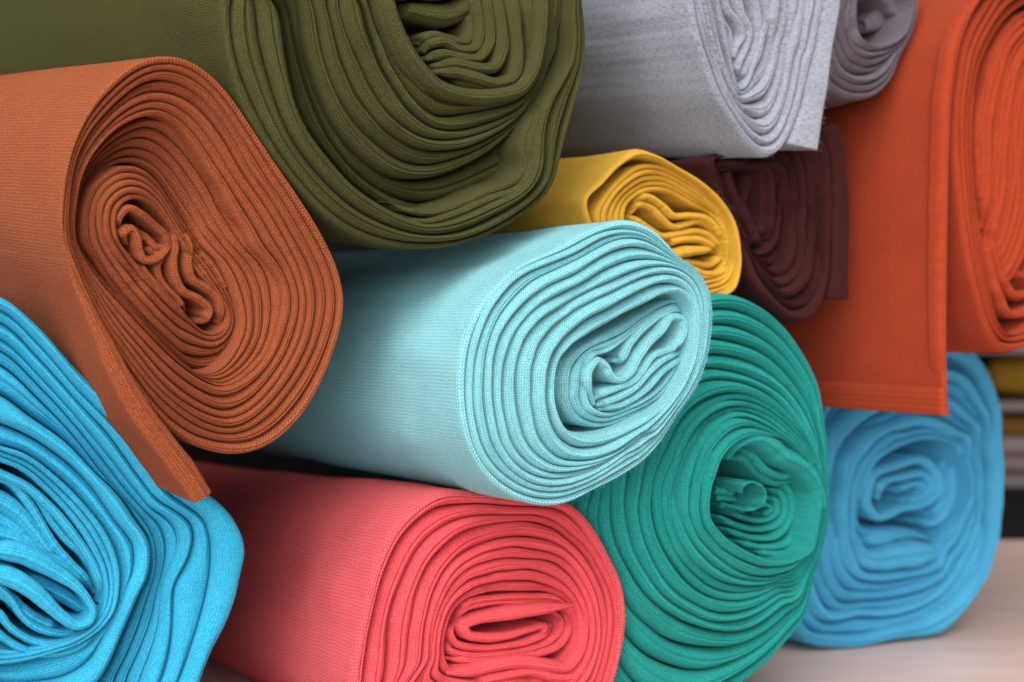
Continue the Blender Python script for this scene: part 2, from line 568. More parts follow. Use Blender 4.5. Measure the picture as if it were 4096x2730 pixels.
vs, fs = box(-0.70, 1.52, 0.35, 2.34, 0.03, 1.12, 0.003)  # added near-black board, stands in for the deep shade between the rolls
bp = thing('gap_shade_panel', (-0.75, 1.52, TABLE_Z), 'added black board standing in for the shade in the gap between the rust, mint and coral rolls', 'panel')
link_mesh('gap_shade_board', vs, fs, plain_material('gap_shade_black', lin(14, 12, 12), 0.95), bp, smooth=False)

FLOOR_Z = TABLE_Z - 0.75
fl = link_mesh('floor', [(-6, -4, FLOOR_Z), (6, -4, FLOOR_Z), (6, 6, FLOOR_Z), (-6, 6, FLOOR_Z)], [[0, 1, 2, 3]], plain_material('floor_concrete', lin(92, 84, 80), 0.7))
tag(fl, kind='structure')
wl = link_mesh('back_wall', [(-6, 3.2, FLOOR_Z), (6, 3.2, FLOOR_Z), (6, 3.2, 2.6), (-6, 3.2, 2.6)], [[0, 1, 2, 3]], plain_material('wall_paint', lin(150, 138, 132), 0.9))
tag(wl, kind='structure')

# shelf rack behind the table with wrapped goods, far out of focus
RX, RY = 0.86, 2.15
rk = thing('shelf_rack', (RX, RY, FLOOR_Z), 'dark shelf rack standing behind the table at the right edge', 'shelf')
M_BOARD = plain_material('shelf_board', lin(126, 112, 112), 0.7)
for z, th in ((-0.010, 0.016), (-0.090, 0.012), (-0.192, 0.016), (0.30, 0.02)):
    vs, fs = box(RX, RY, z, 0.9, 0.42, th, 0.002)
    link_mesh('shelf_board', vs, fs, M_BOARD, rk, smooth=False)
vs, fs = box(RX, RY + 0.215, -0.2, 0.9, 0.012, 1.2, 0.002)  # added dark board that makes the black gap below the shelves
link_mesh('dark_gap_board', vs, fs, M_METAL, rk, smooth=False)
for lx in (-0.44, 0.44):
    for ly in (-0.2, 0.2):
        vs, fs = box(RX + lx, RY + ly, (FLOOR_Z + 0.75) / 2, 0.03, 0.03, 0.75 - FLOOR_Z, 0.002)
        link_mesh('upright', vs, fs, M_METAL, rk, smooth=False)

def cloth_stack(x, z, label, cols, w=0.30, h=0.030):
    t = thing('folded_cloth', (x, RY - 0.05, z), label, 'cloth')
    zz = z
    for i, c in enumerate(cols):
        hh = h * (0.9 + 0.3 * RNG.rand())
        vs, fs = box(x + RNG.uniform(-0.01, 0.01), RY - 0.05, zz + hh / 2 + 0.001, w, 0.26, hh, hh * 0.4)
        link_mesh('cloth_fold', vs, fs, plain_material('folded_cloth', c, 0.9), t)
        zz += hh + 0.001
cloth_stack(0.80, -0.184, 'stack of folded lilac and ochre cloth low on the blurred shelf', [lin(132, 112, 112), lin(142, 122, 122), lin(120, 84, 26)], h=0.025)

def lathe_x(profile, y, z, x0, seg=28):
    """profile: (x, radius) turned about a sideways axis"""
    v = []; f = []
    for x, r in profile:
        for k in range(seg):
            a = 2 * math.pi * k / seg
            v.append((x0 + x, y + r * math.cos(a), z + r * math.sin(a)))
    for i in range(len(profile) - 1):
        for k in range(seg):
            a, b = i * seg + k, i * seg + (k + 1) % seg
            f.append([a, b, b + seg, a + seg])
    f.append(list(range(seg))[::-1]); f.append([(len(profile) - 1) * seg + k for k in range(seg)])
    return v, f
ys = thing('yarn_cone', (0.80, RY - 0.1, -0.084), 'blurred yellow wound yarn on the shelf board at the right edge', 'yarn')
v, f = lathe_x([(-0.115, 0.010), (-0.108, 0.024), (-0.07, 0.029), (-0.02, 0.034), (0.05, 0.027), (0.10, 0.022), (0.105, 0.010)], RY - 0.1, -0.049, 0.80)
link_mesh('wound_yarn', v, f, plain_material('yellow_yarn', lin(190, 140, 24), 0.8, 0.6, 45), ys)
v, f = lathe_x([(-0.125, 0.009), (0.125, 0.009)], RY - 0.1, -0.049, 0.80)
link_mesh('cone_core', v, f, plain_material('card_core', lin(190, 170, 150), 0.8), ys)

# ------------------------------------------------------------------ the rolls
VP = (-1200, 1300)

# ---- mint
R = Roll('mint green fabric roll pushed forward in the centre of the stack', ZM, (1150, 1080), 0.70, (-1200, 1340), M_MINT, M_MINT_B, length=0.75)
void = [(822, 1150), (850, 1010), (930, 920), (1060, 840), (1230, 745), (1400, 660), (1530, 595), (1620, 590), (1680, 660), (1690, 780), (1685, 900), (1640, 1060), (1520, 1270), (1300, 1400), (1050, 1465), (900, 1430), (840, 1320)]
R.shell(9, [(215, 1200), (240, 900), (345, 665), (560, 440), (830, 300), (1050, 180), (1290, 122), (1420, 165), (1520, 260), (1580, 345), (1700, 430), (1780, 560), (1805, 700), (1795, 860), (1760, 1040), (1690, 1200), (1600, 1330), (1380, 1634), (1220, 1745), (1050, 1829), (920, 1900), (780, 1924), (620, 1895), (440, 1790), (330, 1650), (255, 1480)],
        void,
        arcs=[(1, [(300, 1514), (262, 1200), (285, 950), (345, 750), (430, 600), (530, 490), (700, 395), (860, 338), (960, 290), (1080, 222), (1200, 185), (1330, 190), (1450, 250), (1540, 340)]),
              (1, [(300, 1514), (380, 1664), (520, 1794), (700, 1869), (830, 1874), (1000, 1815), (1300, 1655)]),
              (2, [(330, 1400), (320, 1200), (340, 950), (400, 760), (500, 600), (640, 470), (800, 400), (960, 335), (1100, 250), (1250, 210), (1370, 225), (1500, 310)]),
              (3, [(420, 1504), (375, 1200), (400, 950), (450, 790), (560, 640), (700, 510), (870, 425), (1000, 365), (1130, 290), (1270, 240), (1400, 255), (1530, 345)]),
              (3, [(420, 1504), (520, 1664), (680, 1774), (850, 1800), (1050, 1735), (1300, 1570)]),
              (4, [(435, 1200), (470, 930), (540, 770), (650, 640), (800, 540), (960, 475), (1060, 400), (1200, 320), (1330, 285), (1480, 335), (1570, 385)]),
              (5, [(550, 1514), (500, 1200), (540, 950), (620, 790), (740, 670), (900, 580), (1050, 500), (1170, 430), (1300, 385), (1450, 375), (1570, 405), (1690, 490)]),
              (5, [(550, 1514), (660, 1654), (800, 1714), (960, 1700), (1150, 1630), (1400, 1450)]),
              (6, [(580, 1200), (620, 960), (710, 800), (850, 690), (1000, 595), (1170, 515), (1320, 450), (1480, 410), (1600, 430), (1700, 510), (1765, 680)]),
              (7, [(730, 1464), (690, 1200), (725, 970), (820, 815), (960, 700), (1130, 610), (1300, 530), (1440, 470), (1560, 460), (1660, 510), (1720, 620), (1735, 720)]),
              (7, [(730, 1464), (830, 1604), (970, 1644), (1150, 1610), (1350, 1490), (1560, 1280), (1690, 1050), (1735, 720)]),
              (8, ['c', (790, 1170), (815, 1010), (900, 880), (1010, 780), (1180, 680), (1350, 585), (1480, 525), (1580, 515), (1660, 570), (1712, 700), (1715, 860), (1665, 1060), (1540, 1275), (1340, 1445), (1120, 1545), (990, 1555), (870, 1480), (805, 1330)])],
        offs=[(0, 0.004), (1, 0.002), (3, 0.0), (6, 0.0), (7, -0.001), (8, -0.001), (9, 0.003)], L=0.10, slits=0.3)
core0 = [(850, 1170), (875, 1030), (960, 940), (1080, 870), (1240, 790), (1400, 700), (1530, 630), (1620, 620), (1665, 690), (1675, 790), (1668, 900), (1620, 1050), (1500, 1250), (1290, 1370), (1060, 1430), (930, 1390), (870, 1290)]
core3 = [(1030, 1160), (1040, 1060), (1080, 985), (1150, 960), (1260, 880), (1380, 790), (1500, 705), (1590, 670), (1640, 720), (1648, 810), (1640, 900), (1590, 1010), (1470, 1180), (1290, 1290), (1120, 1330), (1060, 1290)]
R.shell(3, core0, core3, arcs=[(1, [(930, 1200), (940, 1060), (1010, 960), (1110, 905), (1260, 850)]), (2, [(985, 1180), (1000, 1040), (1050, 960), (1130, 940), (1280, 860)])],
        offs=[(0, 0.012), (3, 0.008)], body=False, L=0.07)
R.fold([(1065, 1290), (1040, 1180), (1050, 1060), (1095, 1010), (1145, 1040), (1180, 1100), (1235, 1130), (1300, 1090), (1350, 1000), (1420, 900), (1500, 820), (1570, 735), (1625, 745), (1640, 820), (1610, 890), (1540, 930), (1440, 960)], 26, 0.006)
R.fold([(1180, 1010), (1240, 1000), (1300, 900), (1390, 800), (1500, 720), (1580, 690), (1640, 730)], 30, 0.009)
R.fold([(1060, 1255), (1110, 1225), (1200, 1190), (1330, 1130), (1385, 1060), (1440, 985), (1560, 935), (1630, 880)], 24, 0.007)
R.fold([(1080, 1290), (1180, 1260), (1330, 1180), (1420, 1080), (1500, 1010), (1620, 950)], 24, 0.007)
R.fold([(1090, 1315), (1250, 1285), (1400, 1190), (1500, 1080), (1640, 980)], 22, 0.008)
R.fold([(1560, 780), (1600, 760), (1615, 800), (1590, 860)], 14, 0.010, dive=0.003)

R.lint(12000, 0.0022, M_MINT)

# ---- rust
R = Roll('rust brown fabric roll whose loose end hangs down over the sky blue roll', ZB, (1050, 1400), 0.65, (-2500, 600), M_RUST, M_RUST_B, length=0.5)
g0 = [(385, 1200), (388, 1000), (415, 830), (470, 640), (560, 450), (700, 270), (830, 165), (1000, 118), (1150, 128), (1290, 200), (1430, 335), (1600, 580), (1750, 800), (1900, 1020), (2050, 1270), (2140, 1480), (2170, 1640), (2160, 1780), (2100, 1990), (2010, 2210), (1850, 2450), (1680, 2580), (1500, 2628), (1300, 2595), (1100, 2490), (950, 2340), (800, 2140), (650, 1890), (530, 1650), (430, 1410)]
cb = [(515, 1300), (505, 1100), (540, 930), (640, 840), (760, 795), (870, 800), (980, 870), (1060, 990), (1150, 1130), (1260, 1290), (1380, 1420), (1460, 1570), (1505, 1700), (1515, 1800), (1480, 1920), (1430, 2010), (1320, 2100), (1220, 2095), (1090, 2000), (950, 1870), (800, 1720), (690, 1570), (590, 1420)]
R.shell(12, g0, cb,
        arcs=[(1, ['c', (410, 1300), (412, 1000), (440, 800), (510, 600), (620, 430), (770, 285), (900, 190), (1010, 160), (1140, 170), (1280, 245), (1415, 385), (1575, 620), (1725, 850), (1880, 1080), (2010, 1300), (2095, 1500), (2120, 1640), (2105, 1790), (2040, 2000), (1940, 2220), (1780, 2420), (1600, 2540), (1420, 2545), (1240, 2500), (1050, 2360), (900, 2180), (760, 1990), (610, 1750), (480, 1480)]),
              (2, ['c', (440, 1300), (432, 1000), (470, 760), (560, 560), (700, 390), (850, 260), (1000, 205), (1130, 215), (1270, 290), (1400, 440), (1550, 660), (1700, 900), (1850, 1130), (1960, 1330), (2040, 1520), (2060, 1640), (2040, 1800), (1960, 2010), (1850, 2200), (1680, 2390), (1500, 2490), (1350, 2480), (1180, 2400), (1000, 2250), (850, 2070), (700, 1860), (580, 1650), (490, 1440)]),
              (5, ['c', (465, 1300), (462, 1000), (520, 780), (640, 600), (800, 460), (970, 390), (1080, 410), (1200, 480), (1330, 640), (1480, 880), (1640, 1110), (1750, 1300), (1850, 1480), (1890, 1640), (1870, 1800), (1800, 1990), (1700, 2150), (1560, 2300), (1430, 2360), (1280, 2300), (1100, 2170), (930, 1990), (780, 1820), (650, 1640), (530, 1440)]),
              (7, ['c', (485, 1300), (485, 1050), (540, 820), (670, 640), (820, 530), (950, 490), (1060, 520), (1170, 620), (1300, 810), (1430, 1030), (1540, 1210), (1610, 1330), (1700, 1420), (1770, 1560), (1790, 1680), (1760, 1800), (1700, 1960), (1600, 2090), (1490, 2170), (1400, 2200), (1250, 2130), (1080, 2000), (930, 1850), (780, 1690), (640, 1540), (540, 1400)])],
        offs=[(0, 0.0), (1.5, 0.002), (4, 0.006), (6.5, 0.009), (7.2, 0.020), (9, 0.027), (12, 0.030)], L=0.10, jitter=0.16, lump=0.15, lean=(-2.15, 0.8))
ci = [(740, 1200), (745, 1100), (800, 1035), (880, 1020), (960, 1060), (1040, 1150), (1100, 1250), (1180, 1390), (1270, 1510), (1360, 1620), (1420, 1720), (1415, 1800), (1360, 1850), (1280, 1840), (1180, 1740), (1060, 1610), (940, 1490), (830, 1370), (760, 1280)]
co = [(525, 1300), (520, 1110), (570, 950), (660, 860), (770, 808), (870, 812), (970, 880), (1050, 1000), (1140, 1140), (1250, 1300), (1370, 1430), (1450, 1575), (1495, 1700), (1505, 1795), (1470, 1910), (1420, 1995), (1315, 2085), (1222, 2080), (1095, 1985), (955, 1860), (805, 1705), (695, 1560), (600, 1415)]
R.shell(5, co, ci, centre=(1040, 1460), offs=[(0, 0.020), (1, 0.012), (4, 0.010), (5, 0.012)], body=False, L=0.08)
R.fold([(750, 1230), (760, 1130), (815, 1075), (900, 1110), (980, 1180), (1055, 1255), (1060, 1310), (1000, 1320), (930, 1260), (850, 1200)], 24, [0.012, 0.010, 0.012, 0.014], slit=0.3)
R.fold([(800, 1300), (790, 1230), (830, 1200), (870, 1250), (885, 1330), (915, 1395), (975, 1400), (1040, 1350), (1085, 1270)], 27, 0.010)
R.fold([(930, 1300), (960, 1345), (1020, 1330)], 26, 0.014)
R.fold([(1075, 1180), (1110, 1290), (1100, 1420), (1110, 1490), (1160, 1590), (1270, 1650), (1325, 1710), (1300, 1770), (1230, 1790)], 27, 0.011)
R.fold([(1140, 1200), (1200, 1310), (1195, 1420), (1225, 1520), (1310, 1575), (1385, 1650), (1400, 1730), (1370, 1800)], 26, 0.010)
R.fold([(1240, 1340), (1310, 1400), (1370, 1480), (1430, 1600)], 28, 0.012)
R.fold([(1050, 1350), (1000, 1430), (1010, 1510), (1060, 1580), (1130, 1650), (1165, 1720)], 24, 0.014)
R.fold([(870, 1410), (960, 1520), (1060, 1640), (1180, 1770)], 24, 0.012)
# the loose end of the outer wrap
R.fold([(432, 800), (414, 960), (408, 1150), (416, 1330), (455, 1490), (530, 1660), (640, 1885), (770, 2150), (900, 2370), (1040, 2560), (1160, 2720), (1272, 2892)], [14, 15, 17, 22, 30, 42, 55, 66, 74, 80, 82, 74], [0.012, 0.008, 0.004, 0.0, -0.003, -0.006, -0.008, -0.008, -0.008], name='loose_end', L=0.5, dive=0.0, taper=0.88, rmax=0.006, k=0.6)

R.lint(5000, 0.0012, M_RUST)

# ---- olive
R = Roll('large olive green fabric roll at the top with wide folds and a hollow middle', ZO, (1500, 150), 0.70, (-1200, 700), M_OLIVE, length=0.8)
g0 = [(255, 0), (292, 300), (370, 560), (480, 760), (600, 930), (720, 1080), (850, 1210), (1000, 1310), (1180, 1370), (1350, 1385), (1500, 1375), (1700, 1320), (1950, 1180), (2060, 1080), (2110, 1000), (2140, 880), (2200, 640), (2268, 400), (2278, 200), (2258, 0), (2240, -400), (2180, -800), (1950, -1250), (1450, -1500), (900, -1350), (480, -900), (280, -400)]
vd = [(1165, 0), (1235, 200), (1340, 380), (1450, 520), (1580, 560), (1780, 540), (1930, 500), (2010, 420), (2040, 300), (2070, 100), (2060, -250), (1950, -620), (1700, -860), (1450, -860), (1230, -600), (1150, -280)]
R.shell(11, g0, vd,
        arcs=[(1, [(305, 0), (338, 300), (430, 560), (530, 760), (650, 940), (770, 1080), (905, 1200), (1060, 1285), (1250, 1335), (1400, 1345), (1550, 1335), (1740, 1275), (1965, 1135), (2060, 1050), (2095, 960), (2115, 850), (2170, 640), (2235, 400)]),
              (2, [(465, 0), (490, 250), (560, 480), (640, 680), (740, 860), (860, 1010), (1000, 1140), (1150, 1230), (1300, 1290), (1450, 1310), (1600, 1290), (1800, 1200), (2000, 1060), (2075, 970), (2055, 800), (2090, 610), (2215, 350), (2240, 100)]),
              (3, [(605, 0), (628, 200), (660, 420), (700, 600), (770, 740), (880, 880), (1000, 1020), (1130, 1110), (1250, 1180), (1400, 1235), (1560, 1195), (1750, 1110), (1930, 1040), (1990, 955), (1985, 800), (2030, 620), (2110, 480), (2200, 330), (2205, 100)]),
              (4, [(640, 0), (690, 250), (770, 540), (880, 780), (1040, 970), (1230, 1090), (1400, 1130), (1560, 1090), (1750, 1010), (1922, 968), (1905, 850), (1925, 720), (1990, 600), (2110, 360), (2130, 100)]),
              (5, [(705, 0), (745, 300), (840, 560), (970, 780), (1110, 920), (1280, 1000), (1450, 990), (1600, 930), (1760, 830), (1900, 690), (2020, 500), (2090, 300)]),
              (6, [(790, 0), (850, 300), (950, 540), (1080, 730), (1250, 870), (1420, 910), (1600, 865), (1800, 760), (1950, 620)]),
              (7, [(850, 0), (930, 300), (1040, 540), (1170, 700), (1320, 805), (1480, 840), (1650, 810), (1850, 705)]),
              (8, [(930, 0), (1020, 300), (1130, 530), (1260, 680), (1400, 765), (1560, 780), (1750, 725), (1910, 635)]),
              (9, [(1045, 0), (1100, 200), (1200, 430), (1300, 580), (1430, 705), (1560, 722), (1750, 685), (1950, 590)]),
              (10, [(1060, 0), (1150, 220), (1250, 430), (1350, 560), (1460, 640), (1600, 640), (1800, 600), (1960, 540)])],
        offs=[(0, 0.006), (1.5, 0.001), (2.5, 0.0), (3, 0.008), (3.5, 0.034), (4.5, 0.028), (5.5, 0.015), (7, 0.010), (9, 0.008), (11, 0.012)], L=0.11, jitter=0.12, rmax=0.0045)
R.fold([(1180, 1120), (1300, 1165), (1420, 1180), (1560, 1145), (1740, 1065), (1890, 1005), (1950, 930), (1940, 800), (1985, 670), (2070, 540)], [8, 20, 26, 24, 24, 26, 24], 0.004, dive=0.014, taper=0.2)
R.fold([(1230, 1185), (1400, 1228), (1560, 1185), (1750, 1105), (1935, 1030), (1990, 950), (1985, 800), (2030, 640), (2110, 500)], [8, 18, 22, 22, 22, 20], 0.001, dive=0.012, taper=0.2)
R.fold([(1195, -150), (1200, 0), (1265, 200), (1375, 380), (1480, 480), (1610, 525), (1800, 530), (1935, 490), (1995, 410), (2030, 290), (2055, 100), (2050, -120)], [34, 40, 46, 46, 40, 36, 34], -0.001, L=0.05, rmax=0.005)
R.fold([(1150, -120), (1160, 20), (1230, 230), (1350, 420), (1470, 540)], 30, 0.004, L=0.05)
R.fold([(1380, 290), (1440, 240), (1500, 230), (1600, 275), (1680, 265), (1705, 180), (1690, 60), (1670, -60)], 30, 0.010)
R.fold([(1400, 330), (1500, 300), (1600, 320), (1700, 320), (1755, 250), (1760, 120), (1730, -40)], 30, 0.007)
R.fold([(1440, 370), (1560, 350), (1690, 375), (1790, 370), (1830, 280), (1825, 120), (1790, -40)], 32, 0.004)
R.fold([(1450, 400), (1560, 400), (1680, 430), (1800, 460), (1890, 430), (1915, 320), (1905, 160), (1880, -40)], 34, 0.002)
R.fold([(1520, 420), (1700, 480), (1860, 490), (1950, 420), (1990, 300), (1980, 140), (1960, -40)], 34, 0.006)
R.fold([(1350, 250), (1430, 195), (1530, 215), (1620, 235), (1655, 150), (1640, 40)], 26, 0.014)
R.fold([(1255, 40), (1330, 60), (1420, 75), (1540, 80), (1620, 40), (1665, -30)], [44, 60, 70, 66, 40], 0.016, L=0.10, rmax=0.006)
R.fold([(1230, -20), (1330, -60), (1500, -50), (1650, -110)], 44, 0.012)

R.lint(5000, 0.0012, M_OLIVE)

# ---- grey
R = Roll('fuzzy heather grey fabric roll at the top with a straight flap down its right side', ZY, (1010, 100), 0.79, (-1200, 610), M_GREY, length=0.5)
g0 = [(690, 0), (715, 150), (760, 300), (830, 480), (920, 620), (1010, 740), (1080, 788), (1130, 770), (1185, 700), (1230, 600), (1270, 450), (1310, 300), (1350, 100), (1370, 0), (1360, -300), (1250, -600), (1050, -750), (850, -600), (720, -300)]
vd = [(845, 0), (880, 150), (905, 290), (930, 400), (952, 440), (985, 400), (1010, 310), (1040, 200), (1065, 60), (1060, -200), (1000, -400), (900, -400), (840, -200)]
R.shell(7, g0, vd, arcs=[(1, [(725, 0), (750, 150), (795, 300), (860, 470), (945, 605), (1030, 700), (1085, 735), (1125, 715), (1165, 640), (1200, 540), (1235, 400), (1265, 260)]),
                         (2, [(740, 0), (770, 150), (815, 300), (880, 460), (955, 580), (1030, 660), (1080, 690), (1110, 670), (1145, 600), (1180, 490), (1205, 380)])],
        offs=[(0, 0.0), (2, 0.001), (7, 0.006)], L=0.09, rmax=0.0035, lump=0.35)
R.fold([(830, -80), (855, 90), (895, 160), (900, 230), (895, 300)], 16, 0.008)
R.fold([(870, -80), (890, 40), (950, 120), (965, 180), (930, 240), (915, 330)], 17, 0.006)
R.fold([(940, -80), (960, 60), (1000, 150), (985, 230), (945, 320), (935, 400)], 18, 0.006)
R.fold([(1010, -80), (1040, 60), (1045, 160), (1020, 250), (970, 360), (955, 420)], 18, 0.007)
R.fold([(1420, -220), (1405, 0), (1368, 250), (1325, 500), (1268, 730)], [48, 50, 46, 52, 76], [0.001, 0.001, -0.001, -0.001], name='loose_end', L=0.12, dive=0.0, taper=1.0, rmax=0.003)

R.lint(16000, 0.003, M_GREY)

# ---- mauve
R = Roll('small mauve grey fabric roll half hidden behind the heather grey roll', ZY, (1620, 110), 0.85, VP, M_MAUVE, length=0.3)
g0 = [(1320, 100), (1335, 300), (1385, 440), (1480, 489), (1600, 487), (1690, 400), (1740, 280), (1795, 170), (1824, 60), (1815, -100), (1750, -250), (1600, -320), (1450, -250), (1360, -100)]
vd = [(1535, 90), (1560, 175), (1620, 215), (1720, 195), (1788, 130), (1802, 60), (1785, -60), (1700, -160), (1600, -140), (1540, -20)]
R.shell(7, g0, vd, arcs=[(6, [(1490, 60), (1515, 190), (1600, 250), (1720, 225), (1793, 140)])], offs=[(0, 0.004), (6, 0.002), (7, -0.002)], L=0.10, jitter=0.2)
R.fold([(1640, -60), (1700, 10), (1740, 60), (1775, 45), (1790, -20)], 22, 0.012)
R.fold([(1545, 130), (1600, 120), (1690, 70), (1760, 80)], [30, 46, 46, 30], 0.022, L=0.1)

# ---- yellow
R = Roll('mustard yellow fabric roll squeezed between the olive roll and the mint roll', ZW, (1120, 600), 0.80, (-1200, 1200), M_YELLOW, length=0.22)
g0 = [(528, 385), (640, 260), (760, 140), (870, 65), (980, 100), (1120, 180), (1270, 270), (1400, 390), (1480, 520), (1515, 680), (1515, 850), (1480, 960), (1400, 1015), (1300, 1045), (1100, 1050), (850, 960), (680, 800), (560, 560)]
g1 = [(560, 395), (655, 300), (745, 200), (860, 135), (980, 140), (1120, 210), (1265, 300), (1385, 412), (1460, 530), (1497, 680), (1496, 840), (1460, 940), (1370, 990), (1280, 1015), (1100, 1020), (870, 930), (710, 780), (592, 550)]
R.shell(1, g0, g1, L=0.09, offs=[(0, 0.0)])
s0 = [(600, 480), (665, 360), (760, 250), (870, 172), (980, 165), (1110, 222), (1255, 310), (1375, 420), (1450, 535), (1487, 680), (1486, 835), (1450, 930), (1360, 978), (1270, 1000), (1100, 1005), (880, 915), (730, 770), (620, 600)]
vd = [(790, 500), (805, 430), (860, 375), (940, 345), (1050, 350), (1200, 425), (1330, 490), (1400, 570), (1425, 680), (1415, 780), (1370, 830), (1250, 835), (1100, 800), (950, 720), (840, 620)]
R.shell(5, s0, vd, offs=[(0, 0.006), (5, 0.010)], body=False)
R.fold([(820, 480), (890, 420), (960, 440), (1030, 510), (1100, 560), (1180, 545), (1260, 525), (1340, 565), (1390, 640), (1400, 720)], 22, 0.012)
R.fold([(840, 400), (930, 370), (1030, 425), (1100, 490), (1200, 490), (1300, 505), (1375, 575), (1415, 680)], 22, 0.009)
R.fold([(800, 490), (870, 520), (950, 575), (1030, 620), (1130, 605), (1250, 590), (1330, 620), (1375, 690), (1330, 725)], 22, 0.013)
R.fold([(1050, 665), (1180, 640), (1280, 645), (1370, 705)], 24, 0.012)
R.fold([(1090, 745), (1200, 715), (1330, 705)], [34, 34, 22], 0.006, dive=0.002)
R.fold([(1130, 775), (1230, 790), (1330, 800), (1410, 740)], 22, 0.012)
R.fold([(1200, 815), (1300, 855), (1390, 850), (1450, 790)], 22, 0.009)

R.lint(2500, 0.0012, M_YELLOW)

# ---- maroon
R = Roll('dark maroon fabric roll in shadow behind the yellow roll', ZW, (1760, 500), 0.84, VP, M_MAROON, length=0.3)
g0 = [(1272, 130), (1320, 220), (1400, 400), (1470, 580), (1515, 740), (1560, 870), (1625, 970), (1720, 1065), (1820, 1150), (1900, 1172), (1980, 1142), (2040, 1060), (2062, 950), (2080, 700), (2095, 500), (2090, 250), (2060, 50), (1990, -90), (1850, -90), (1650, 50), (1480, 95), (1350, 100)]
vd = [(1345, 240), (1410, 400), (1485, 590), (1555, 690), (1640, 720), (1700, 650), (1722, 500), (1722, 320), (1700, 230), (1600, 200), (1450, 200)]
R.shell(7, g0, vd, arcs=[(1, [(1330, 140), (1370, 250), (1440, 420), (1520, 590), (1580, 740), (1620, 850), (1700, 950), (1800, 1060), (1880, 1090), (1950, 1060), (2000, 980), (2030, 880), (2045, 700), (2050, 500)])],
        offs=[(0, 0.0), (1, 0.004), (7, 0.010)], L=0.09, jitter=0.35, rmax=0.004, tele=0.005, centre=(1570, 430))
R.fold([(1600, 170), (1570, 300), (1540, 420), (1590, 520), (1640, 620), (1600, 660)], 24, 0.016)
R.fold([(1340, 180), (1460, 160), (1600, 170), (1690, 200), (1715, 320), (1715, 500), (1690, 640)], 24, 0.004)
R.fold([(1420, 160), (1470, 330), (1550, 480), (1610, 600), (1650, 690)], 30, 0.010)
R.fold([(1640, 160), (1665, 330), (1670, 500), (1650, 640)], 26, 0.008)
R.fold([(1360, 200), (1430, 400), (1500, 560), (1580, 670)], 24, 0.006)
R.fold([(2080, -80), (2130, 100), (2148, 400), (2148, 700), (2134, 1008)], [50, 54, 56, 56, 66], 0.004, name='loose_end', L=0.15, dive=0.0, taper=1.0, rmax=0.003)

# ---- orange
R = Roll('big orange fabric roll at the right edge with a hemmed sheet hanging from it', ZY, (2520, 800), 0.875, VP, M_ORANGE, length=0.38)
g0 = [(2170, 0), (2070, 170), (2028, 400), (2008, 700), (2032, 1000), (2078, 1300), (2132, 1520), (2190, 1680), (2252, 1760), (2352, 1733), (2600, 1650), (2900, 1300), (3000, 850), (2900, 300), (2700, -50), (2450, -200), (2270, -130)]
vd = [(2290, 80), (2200, 200), (2140, 330), (2105, 600), (2110, 900), (2150, 1200), (2190, 1440), (2235, 1610), (2290, 1660), (2360, 1600), (2550, 1480), (2750, 1200), (2800, 850), (2750, 400), (2620, 100), (2450, 0)]
R.shell(4, g0, vd, arcs=[(1, [(2200, 30), (2105, 190), (2058, 400), (2040, 700), (2062, 1000), (2105, 1290), (2155, 1500), (2210, 1650), (2262, 1715), (2352, 1690)])], offs=[(0, 0.0), (2, 0.003), (4, 0.012)], L=0.12, rmax=0.005)
W1 = np.array([(2440, 30), (2330, 90), (2250, 185), (2200, 300), (2165, 430), (2142, 600), (2138, 750), (2144, 900), (2142, 1000), (2128, 1060)], float)
W2 = np.array([(2560, 330), (2480, 400), (2440, 500), (2415, 650), (2415, 800), (2420, 950), (2395, 1130), (2335, 1300), (2270, 1400), (2200, 1480)], float)
for i in range(12):
    f = i / 11.0
    pts = W1 * (1 - f) + W2 * f
    pts[1:-1] += RNG.normal(0, 4, (len(pts) - 2, 2))
    R.fold(pts, 17, 0.011 - 0.003 * f + RNG.uniform(-0.0015, 0.0015), L=0.07, slit=0.2)
R.fold([(2170, 1180), (2200, 1330), (2245, 1470), (2300, 1560), (2352, 1560), (2440, 1500)], 22, 0.008)
R.fold([(2190, 1160), (2225, 1290), (2275, 1410), (2330, 1470), (2400, 1440)], 22, 0.010)
R.fold([(2215, 1150), (2255, 1250), (2305, 1340), (2360, 1370), (2430, 1320)], 22, 0.012)
# the hanging sheet: the loose end of the outer wrap, with a folded edge and a hem
R.fold([(2215, -90), (2120, 10), (2045, 170), (2000, 400), (1980, 700), (1974, 1000), (1970, 1400), (1970, 1750), (1978, 2030)], 14, -0.004, name='hanging_sheet', L=0.30, dive=0.0, taper=1.0, rmax=0.003, k=1.0)
R.fold([(2180, -60), (2095, 40), (2030, 180), (1990, 400), (1972, 700), (1965, 1000), (1960, 1400), (1958, 1750), (1964, 1960)], [18, 20, 22, 22, 20, 18], -0.005, name='folded_edge', L=0.004, dive=0.003, taper=0.8, rmax=0.004, k=1.6)
R.fold([(1966, 1925), (1972, 1990), (1982, 2062)], [16, 20, 22], -0.007, name='hem', L=0.31, dive=0.0, taper=0.9, rmax=0.004, k=0.8)

